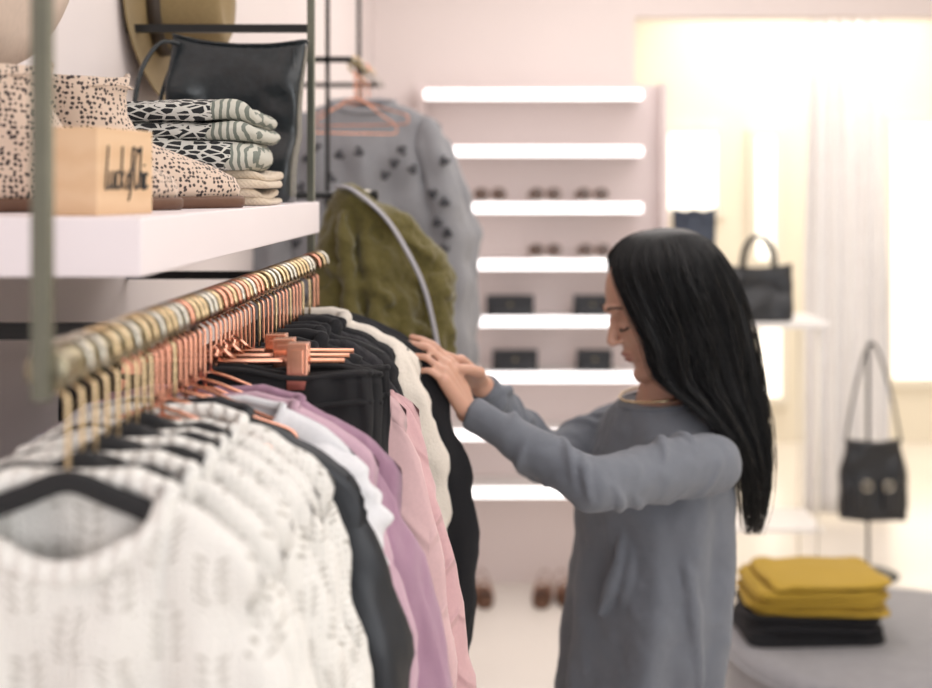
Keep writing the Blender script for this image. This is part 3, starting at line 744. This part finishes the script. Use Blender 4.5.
# ------------------------------------------------------------------ fitting area
cur=thing('curtain','long white fitting room curtain gathered on a rod','curtain',(1.69,6.5,0))
bm=bmesh.new(); NX=120; NZ=30; g=[]
for j in range(NZ+1):
    v=j/NZ; z=2.50-2.46*v; row=[]
    for i in range(NX+1):
        u=i/NX; wd=.36+.06*sm(v*1.5)
        x=(u-.5)*wd+.01*noise.noise(V((u*9,v*2,0)))
        y=.022*(.6+.5*v)*math.sin(u*2*PI*5.5+.6*math.sin(v*3+u*5))+.014*noise.noise(V((u*12,v*3,4)))
        row.append(bm.verts.new((x,y,z)))
    g.append(row)
for j in range(NZ):
    for i in range(NX): bm.faces.new((g[j][i],g[j][i+1],g[j+1][i+1],g[j+1][i]))
o=part('cloth',bm,m_curtain,cur); solid(o,.003)
for k in range(9):
    bm=bmesh.new(); x=-.17+.0425*k
    tube(bm,[(x,.022*math.cos(2*PI*q/16),2.515+.022*math.sin(2*PI*q/16)) for q in range(16)],.003,6,closed=True); part('ring',bm,m_gold,cur)
bm=bmesh.new(); tube(bm,[(.6,6.5,2.515),(3.5,6.5,2.515)],.012,12); o=part('curtain_rod',bm,m_brass); tag(o,'thin brass rod the white curtain hangs from','curtain rod')
YC=4.75
con=thing('console_table','white console table behind the shopper holding two dark bags','table',((745-508)*YC/F,YC,0))
ZC=CZ-(318-185)*YC/F
part('tabletop',box(bmesh.new(),(-.34,-.17,ZC-.02),(.27,.17,ZC),.003),m_white,con,False)
for sx in (-.32,.23):
    for sy in (-.15,.15):
        bm=bmesh.new(); tube(bm,[(sx,sy,0),(sx,sy,ZC-.02)],.005,8); part('leg',bm,m_frame,con)
part('lower_shelf',box(bmesh.new(),(-.32,-.15,.45),(.25,.15,.462)),m_white,con,False)
bag('black_handbag','black structured handbag with tall handles on the white console',((759-508)*4.65/F,4.66,ZC),(0,0,.1),.245,.11,.20,m_tote2,.13,.95,hr=.006,slouch=.012)
bag('navy_handbag','tall navy handbag on the console beside the shopper',((695-508)*4.7/F,4.72,ZC),(0,0,-.1),.155,.10,.40,m_navy,.05,.97,hr=.005)
YS=5.6
XS=(868-508)*YS/F
st=thing('bag_stand','slim black floor stand holding a small black bag','stand',(XS,YS,0))
HS=CZ-(345-185)*YS/F
bm=bmesh.new(); lathe(bm,[(.001,.0),(.13,.0),(.13,.006),(.12,.010),(.012,.013),(.001,.013)],32); part('base',bm,m_black,st)
bm=bmesh.new(); tube(bm,[(0,0,.012),(0,0,HS)],.007,10); part('pole',bm,m_black,st)
bm=bmesh.new(); tube(bm,smoothpath([(0,.0,HS),(0,-.02,HS+.012),(0,-.05,HS),(0,-.06,HS+.02)],4),.005,8); part('hook',bm,m_black,st)
sb=thing('shoulder_bag','small slouchy black shoulder bag hanging from the slim stand','bag',(XS,YS-.06,0))
zb=CZ-(513-185)*YS/F; zt=CZ-(434-185)*YS/F
rings=[]
for k in range(17):
    v=k/16; r=sell(.152-.030*v-.008*math.cos(v*PI*2),.045*(1-.5*v)+.004,3.2,56,zb+(zt-zb)*v,0,-.02)
    for p in r:
        p.y+=.014*noise.noise(V((p.x*14,p.z*14,2))); p.x+=.010*noise.noise(V((p.z*12,p.x*5,7))); p.z+=.012*noise.noise(V((p.x*12,0,v*2)))*(1 if k in(0,16) else .5)-(.02*(1-(p.x/.13)**2) if k==16 else 0)
    rings.append(r)
bm=bmesh.new(); loft(bm,rings); part('body',bm,m_tote2,sb)
bm=bmesh.new(); tube(bm,smoothpath([(-.118,-.02,zt-.02),(-.07,-.01,(zt+HS)/2+.03),(0,-.0,HS+.016),(.07,-.01,(zt+HS)/2+.03),(.118,-.02,zt-.02)],8),.006,8); part('strap',bm,m_tote2,sb)
for s in (-1,1):
    part('pocket',box(bmesh.new(),(s*.065-.040,-.085,zb+.04),(s*.065+.040,-.055,zb+.17),.010),m_tote2,sb,True)
    bm=bmesh.new(); tube(bm,[(s*.045+.020*math.cos(2*PI*k/16),-.092,zb+.15+.020*math.sin(2*PI*k/16)) for k in range(16)],.004,6,closed=True); part('buckle',bm,m_silver,sb)
OX,OY,OZ=1.11,3.62,.42
ot=thing('round_ottoman','large round grey upholstered ottoman under the folded sweaters','ottoman',(OX,OY,0))
prof=[(.001,.04),(.48,.04),(.50,.06),(.505,.2),(.505,.36),(.497,.395),(.475,.415),(.44,.42),(.001,.42)]
bm=bmesh.new(); lathe(bm,prof,72); part('cushion',bm,m_grass,ot)
bm=bmesh.new(); tube(bm,[(.503*math.cos(2*PI*k/72),.503*math.sin(2*PI*k/72),.385) for k in range(72)],.006,8,closed=True); part('piping',bm,m_grass,ot)
bm=bmesh.new(); lathe(bm,[(.001,0),(.42,0),(.42,.04),(.001,.04)],48); part('plinth',bm,m_black,ot)
random.seed(7)
z=OZ; XF=(811-508)*3.66/F
for i in range(3):
    folded('folded_sweater','black folded sweater, '+('bottom','second','third')[i]+' from the ottoman in the stack','folded sweater',(XF-.005,3.69,z),.40-.01*i,.30,.026,m_blackfab,2,i+20,.06-.05*i,'folded sweaters on the ottoman',jit=.009); z+=.026
for i in range(5):
    folded('folded_sweater','mustard yellow folded sweater, '+('lowest','second lowest','middle','second from top','topmost')[i]+' of the yellow ones on the ottoman','folded sweater',(XF+.004+.010*(-1)**i,3.68,z),.395-.016*random.random()-.007*i,.30,.0185,m_yellow,2,i+30,-.08+.045*i,'folded sweaters on the ottoman',jit=.012,wav=.006,rnd=.3); z+=.0185

# ------------------------------------------------------------------ person
PR=V((.24,2.15,0))
per=thing('person','person with long black hair in grey long-sleeved dress browsing the clothes','person',PR)
Fw=V((-math.cos(math.radians(25)),-math.sin(math.radians(25)),0)); Lf=V((-Fw.y,Fw.x,0))
NB=V((.25,2.15,0))
def remesh(o,vs,it=3,fac=.5,dis=None):
    md=o.modifiers.new('remesh','REMESH'); md.mode='VOXEL'; md.voxel_size=vs; md.use_smooth_shade=True
    md=o.modifiers.new('smooth','SMOOTH'); md.iterations=it; md.factor=fac
    if dis:
        for st_,sz in dis: disp(o,st_,sz)
def trings(tab,seg=56,fold=0):
    rings=[]
    for z,sh,d,w in tab:
        r=[]
        for k in range(seg):
            a=2*PI*k/seg; c,s=math.cos(a),math.sin(a)
            f=1+fold*sm((1.22-z)/.35)*(.050*math.sin(a*6+z*2.2+.8*math.sin(a*2))+.026*math.sin(a*11-z*3)+.09*noise.noise(V((c*2,s*2,z*1.3))))
            f+=fold*.06*noise.noise(V((c*3+4,s*3,z*9)))*sm((z-.95)/.15)
            r.append(NB+V((0,0,z))+Fw*(sh+d*c*f)+Lf*(w*s*f))
        rings.append(r)
    return rings
LS=NB+Lf*.152+V((0,0,1.252)); RS=NB-Lf*.142+V((0,0,1.256))
LE=P(592,484,1.86); LW=P(468,411,1.93)
RE=P(545,462,2.17); RW=P(482,386,2.03)
yaw=math.radians(12); pit=math.radians(22)
hf=V((-math.cos(yaw)*math.cos(pit),-math.sin(yaw)*math.cos(pit),-math.sin(pit)))
hs=V((math.sin(yaw),-math.cos(yaw),0)).normalized()
hu=hs.cross(hf)
if hu.z<0: hu=-hu
HC=V((.250,2.125,CZ-.188))
RH=Matrix((hf,hs,hu)).transposed()
def hp(f,s,u): return HC+hf*f+hs*s+hu*u
bm=bmesh.new()
def he(c,r): ell(bm,hp(*c),r,RH,32)
he((-.008,0,.022),(.094,.071,.083)); he((.022,0,-.02),(.067,.060,.075)); he((.032,0,-.060),(.048,.046,.044))
he((.072,0,-.099),(.018,.019,.014)); he((.030,0,-.083),(.045,.033,.022))
rc(bm,hp(.084,0,.004),hp(.103,0,-.028),.0060,.0078); he((.100,0,-.033),(.0085,.0100,.0055)); he((.090,.010,-.034),(.008,.005,.005)); he((.090,-.010,-.034),(.008,.005,.005))
he((.082,0,.020),(.012,.036,.010)); he((.058,.037,-.028),(.021,.019,.020)); he((.058,-.037,-.028),(.021,.019,.020))
he((.084,0,-.0565),(.010,.018,.0065)); he((.081,0,-.0680),(.010,.016,.0070)); he((.070,.030,-.005),(.014,.014,.011)); he((.070,-.030,-.005),(.014,.014,.011))
he((.076,0,-.046),(.012,.014,.012)); he((.071,0,-.082),(.011,.016,.012))
rc(bm,hp(.015,.048,-.07),hp(.062,.013,-.100),.013,.012); rc(bm,hp(.015,-.048,-.07),hp(.062,-.013,-.100),.013,.012)
he((-.005,.068,-.01),(.014,.005,.026)); he((-.005,-.068,-.01),(.014,.005,.026))
neckb=NB+Fw*(-.005)+V((0,0,1.29))
rc(bm,hp(-.014,0,-.055),neckb,.044,.050,24)
loft(bm,trings([(1.318,0,.05,.06),(1.29,0,.060,.10),(1.26,0,.070,.132),(1.2,.005,.090,.142),(1.1,.01,.090,.135),(1.0,.01,.085,.125),(.9,.01,.09,.14),(.8,.01,.095,.15),(.74,.01,.09,.15)]))
for A,E,W_ in ((LS,LE,LW),(RS,RE,RW)):
    rc(bm,A,E,.034,.028); rc(bm,E,W_,.027,.0190)
def hand(bm,wr,d,n,thumb,curl,scale=1.0,spread=.12):
    d=d.normalized(); n=(n-d*n.dot(d)).normalized(); s=d.cross(n).normalized()
    info=[(.028,.040,.024,.019,.0076,.080),(.0098,.044,.027,.020,.0078,.085),(-.0095,.041,.025,.019,.0075,.081),(-.027,.031,.019,.016,.0066,.074)]
    sg=thumb
    for q,(so,a,b,c,r,pl) in enumerate(info):
        k=wr+d*pl*scale+s*sg*so*scale
        rc(bm,wr+s*sg*so*.55*scale+d*.008,k,.0120,.0094,14)
        dd=(d+s*sg*so*spread*30*.07).normalized(); p=k; ang=0
        for seg_,cu in ((a,curl[q]*.7),(b,curl[q]*1.1),(c,curl[q]*.6)):
            ang+=cu
            dv=(dd*math.cos(ang)+n*math.sin(ang)).normalized()
            e=p+dv*seg_*scale; rc(bm,p,e,r*scale*1.0,r*scale*.88,14); p=e; r*=.93
    t0=wr+d*.018+s*sg*.016; t1=t0+(d*.62+s*sg*.7+n*.25).normalized()*.040; t2=t1+(d*.85+s*sg*.30+n*.35).normalized()*.030; t3=t2+(d*.9+s*sg*.0+n*.4).normalized()*.022
    rc(bm,t0,t1,.0125,.0100,14); rc(bm,t1,t2,.0095,.0082,14); rc(bm,t2,t3,.0082,.0066,14)
dl=(P(436,352,1.90)-LW); dr=(P(428,345,1.965)-RW)
def side_sign(d,n,want):
    d=d.normalized(); n=(n-d*n.dot(d)).normalized(); s=d.cross(n); return 1 if s.dot(want)>0 else -1
nl=V((-.75,.35,-.45)); nr=V((-.35,-.55,-.6))
hand(bm,LW+dl.normalized()*.008,dl,nl,side_sign(dl,nl,V((0,1,.3))),(.40,.52,.62,.72),.84)
hand(bm,RW+dr.normalized()*.008,dr,nr,side_sign(dr,nr,V((0,-1,.6))),(.36,.46,.54,.62),.84)
for s in (-1,1):
    hip=NB+Lf*s*.085+V((0,0,.80)); kn=NB+Lf*s*.085+Fw*.02+V((0,0,.45)); an=NB+Lf*s*.085+V((0,0,.085))
    rc(bm,hip,kn,.080,.052); rc(bm,kn,an,.052,.034); rc(bm,an,an+Fw*.02+V((0,0,-.04)),.035,.032)
    rc(bm,an+V((0,0,-.045)),an+Fw*.13+V((0,0,-.055)),.032,.022)
bod=part('body',bm,m_skin,per,org=PR); remesh(bod,.0028,3,.5)
for s in (-1,1):
    bm=bmesh.new(); ell(bm,hp(.0775,s*.030,-.006),(.0095,.0120,.0080),RH,16); part('eyelid',bm,m_skin,per,org=PR)
    bm=bmesh.new(); tube(bm,smoothpath([hp(.081,s*.016,-.011),hp(.0890,s*.028,-.0135),hp(.085,s*.040,-.0125),hp(.0785,s*.046,-.010)],4),.0014,6); part('eyelash',bm,m_brow,per,org=PR)
    bm=bmesh.new(); tube(bm,smoothpath([hp(.0925,s*.012,.022),hp(.0900,s*.028,.027),hp(.0765,s*.045,.022)],4),[.0020]*8+[.0012],6,r2=.8); part('eyebrow',bm,m_brow,per,org=PR)
bm=bmesh.new(); ell(bm,hp(.0880,0,-.0570),(.0066,.0165,.0040),RH,20); ell(bm,hp(.0860,0,-.0662),(.0066,.0150,.0048),RH,20)
part('lips',bm,m_lips,per,org=PR)
# dress
bm=bmesh.new()
tab=[(1.322,.002,.056,.070),(1.314,.002,.064,.086),(1.300,0,.072,.112),(1.276,0,.082,.138),(1.24,.0,.098,.156),(1.17,.010,.118,.160),(1.08,.014,.116,.158),(1.0,.024,.118,.162),(.92,.036,.114,.158),(.85,.048,.112,.154),(.7,.05,.122,.165),(.55,.05,.13,.18),(.42,.05,.14,.19)]
full=[]
for a,b in zip(tab,tab[1:]):
    for k in range(5): full.append(tuple(a[i]+(b[i]-a[i])*k/5 for i in range(4)))
full.append(tab[-1])
loft(bm,trings(full,120,1))
random.seed(12)
for A,E,W_ in ((LS,LE,LW),(RS,RE,RW)):
    rc(bm,A+V((0,0,-.004)),E,.048,.039,24)
    dW=(W_-E)
    rc(bm,E,E+dW*.5,.039,.032,24)
    t=dW.normalized(); u=t.orthogonal().normalized(); w=t.cross(u)
    r_=[]
    for f_,rr in ((.45,.0325),(.7,.028),(.9,.0255),(.98,.0252)):
        r_.append([E+dW*f_+(u*math.cos(2*PI*k/24)+w*math.sin(2*PI*k/24))*rr for k in range(24)])
    loft(bm,r_)
    for (a0,b0,ra,rb,cnt) in ((E,A,.039,.048,9),(E,W_,.039,.0255,11)):
        ax=(b0-a0).normalized(); q=ax.orthogonal().normalized(); q2=ax.cross(q); Ls=(b0-a0).length
        for k in range(cnt):
            v=.04+.9*k/cnt*random.uniform(.9,1.05); rr=ra+(rb-ra)*v; st0=random.uniform(0,2*PI); ln=random.uniform(1.6,3.4); til=random.uniform(-.045,.045)
            pts=[];rad=[]
            for j in range(14):
                f_=j/13; aa=st0+ln*f_
                pts.append(a0+ax*(Ls*v+til*(f_-.5)*2)+(q*math.cos(aa)+q2*math.sin(aa))*(rr-.0002)); rad.append(.0015+.0064*math.sin(PI*f_))
            tube(bm,pts,rad,8)
for k in range(6):
    a_=NB+Lf*(.124-.01*k)+Fw*(.05+.012*k)+V((0,0,1.20-.012*k)); b_=NB+Lf*(.152-.022*k)+Fw*(.02+.024*k)+V((0,0,.90+.02*k))
    tube(bm,smoothpath([a_,(a_+b_)/2+Lf*.014,b_],6),[.004+.009*math.sin(PI*j/12) for j in range(13)],8)
dr_=part('dress',bm,m_dress,per,org=PR); remesh(dr_,.0042,3,.5,dis=((.014,.07),))
bm=bmesh.new(); tube(bm,[NB+V((0,0,1.323-.008*math.cos(2*PI*k/40)))+Fw*(.003+.059*math.cos(2*PI*k/40))+Lf*.074*math.sin(2*PI*k/40) for k in range(40)],.0050,8,closed=True); part('neckline',bm,m_dress,per,org=PR)
bm=bmesh.new(); tube(bm,[NB+V((0,0,1.336-.008*math.cos(2*PI*k/40)))+Fw*(.004+.062*math.cos(2*PI*k/40))+Lf*.062*math.sin(2*PI*k/40) for k in range(40)],.0022,6,closed=True); part('necklace',bm,m_gold,per,org=PR)
for s in (-1,1):
    c=NB+Lf*s*.085
    rings=[]
    for z,e in ((0,0),(.01,.004),(.05,.002),(.075,-.008)):
        rings.append([c+Fw*(.045+(.118+e-(.02 if z>.04 else 0))*math.cos(2*PI*k/28))+Lf*(.042+e)*math.sin(2*PI*k/28)+V((0,0,z)) for k in range(28)])
    bm=bmesh.new(); loft(bm,rings); part('shoe',bm,m_tote2,per,org=PR)
# hair
fe=[(655,230),(632,236),(616,250),(612,270),(626,304),(642,336),(653,370),(682,394),(712,424),(732,468),(743,524)]
be=[(662,229),(690,232),(713,246),(729,273),(741,308),(750,345),(757,380),(763,420),(766,460),(761,500),(751,534)]
so=[0,.040,.068,.086,.092,.090,.088,.096,.096,.078,.040]
f0=[0,.25,.40,.56,.86,.93,.93,.93,.93,.9,.9]
YH=2.13
def hs_(t,k,side):
    k=max(0,min(10,k)); i=min(int(k),9); u=k-i
    def at(L):
        p=[L[max(i-1,0)],L[i],L[i+1],L[min(i+2,10)]]
        return .5*((2*p[1])+(p[2]-p[0])*u+(2*p[0]-5*p[1]+4*p[2]-p[3])*u*u+(3*p[1]-p[0]-3*p[2]+p[3])*u**3)
    a0=math.asin(min(.95,max(0,at(f0))))
    fr_=math.sin(a0+(PI-a0)*t)
    fx,fy=at([p[0] for p in fe]),at([p[1] for p in fe]); bx_,by=at([p[0] for p in be]),at([p[1] for p in be])
    tt=(1-math.cos(PI*t))/2*.35+t*.65
    p=P(fx+(bx_-fx)*tt,fy+(by-fy)*tt,YH)
    wv=.0050*math.sin(t*30+side+k*.8)*sm((k-2)/3)+.0030*math.sin(t*67+k*.5)*sm((k-1)/3)
    y=at(so)*fr_+wv
    return V((p.x+.02*(y if side<0 else 0)+wv*.6,YH-side*y,p.z))
bm=bmesh.new(); NT=64; NK=60
cols=[(1,j/NT) for j in range(NT+1)]+[(-1,1-j/NT) for j in range(1,NT+1)]
G_=[[bm.verts.new(hs_(t,9.0*k/NK,s)) for (s,t) in cols] for k in range(NK+1)]
for k in range(NK):
    for j in range(len(cols)-1): bm.faces.new((G_[k][j],G_[k][j+1],G_[k+1][j+1],G_[k+1][j]))
bmesh.ops.remove_doubles(bm,verts=bm.verts,dist=.0003)
hr=part('hair',bm,m_hair,per,org=PR); solid(hr,.006,0)
bm=bmesh.new(); random.seed(5)
for q in range(2200):
    s=1 if q%4 else -1; t=random.random()**.95; e=random.uniform(8.2,10.0) if q%4 else random.uniform(7.0,9.4); j1=random.uniform(-.04,.04)
    fly=random.random()<.07
    lift=random.uniform(.0025,.0060)+(random.uniform(.003,.012) if fly else 0); pts=[]
    tw=random.uniform(-.10,.10); ph=random.uniform(0,6)
    for k in range(24):
        kk=.12+(e-.12)*k/23; tq=min(1,max(0,t+j1*min(1,kk)+tw*math.sin(kk*.5)+.02*math.sin(kk*1.1+ph)))
        c=hs_(.5,kk,s); p=hs_(tq,kk,s); o_=V((p.x-c.x,p.y-YH,0)); 
        if o_.length>1e-5: o_=o_.normalized()*(lift*(1 if not fly else sm(kk/5)))
        pts.append(p+o_+V((.010*math.sin(ph)*(kk/10)**4,0,0)))
    n=len(pts); tube(bm,pts,[.0008*(1 if i<n*.75 else 1-(i-n*.75)/(n*.25)*.85) for i in range(n)],4)
part('hair_strands',bm,m_hair,per,org=PR)

# ------------------------------------------------------------------ lights
def area(name,loc,size,power,col,target=None,sy=None):
    l=bpy.data.lights.new(name,'AREA'); l.energy=power; l.color=col; l.shape='RECTANGLE'; l.size=size; l.size_y=sy or size
    o=bpy.data.objects.new(name,l); COL.objects.link(o); o.location=loc
    if target is not None: o.rotation_euler=(V(target)-V(loc)).to_track_quat('-Z','Y').to_euler()
    return o
area('ceiling_light',(1.3,2.2,2.95),2.6,56,(1,.965,.95),sy=4.0)
area('fitting_light',(1.9,7.6,2.95),1.8,40,(1,.94,.83),sy=1.4)
area('curtain_fill',(1.9,6.05,2.95),1.6,20,(1,.95,.90),sy=.5)  # added fill lamp that whitens the curtain front
area('rack_key_light',(1.6,-1.8,1.9),2.4,42,(.97,.98,1),(0,1.6,1.2),sy=2)  # added key lamp behind the camera, brightens the rack
area('back_light',(.6,4.4,2.95),1.4,15,(1,.95,.94),sy=1)
w=bpy.data.worlds.new('world'); S.world=w; w.use_nodes=True
w.node_tree.nodes['Background'].inputs[0].default_value=(.97,.98,1,1); w.node_tree.nodes['Background'].inputs[1].default_value=.68

# ------------------------------------------------------------------ camera
cam=bpy.data.cameras.new('camera'); co=bpy.data.objects.new('camera',cam); COL.objects.link(co)
co.location=(0,0,CZ); co.rotation_euler=(PI/2,0,0)
cam.sensor_width=36; cam.lens=F/932*36; cam.shift_x=-42/932; cam.shift_y=-159/932
cam.clip_start=.02
cam.dof.use_dof=True; cam.dof.focus_distance=1.5; cam.dof.aperture_fstop=3.2
S.camera=co
S.view_settings.view_transform='Standard'
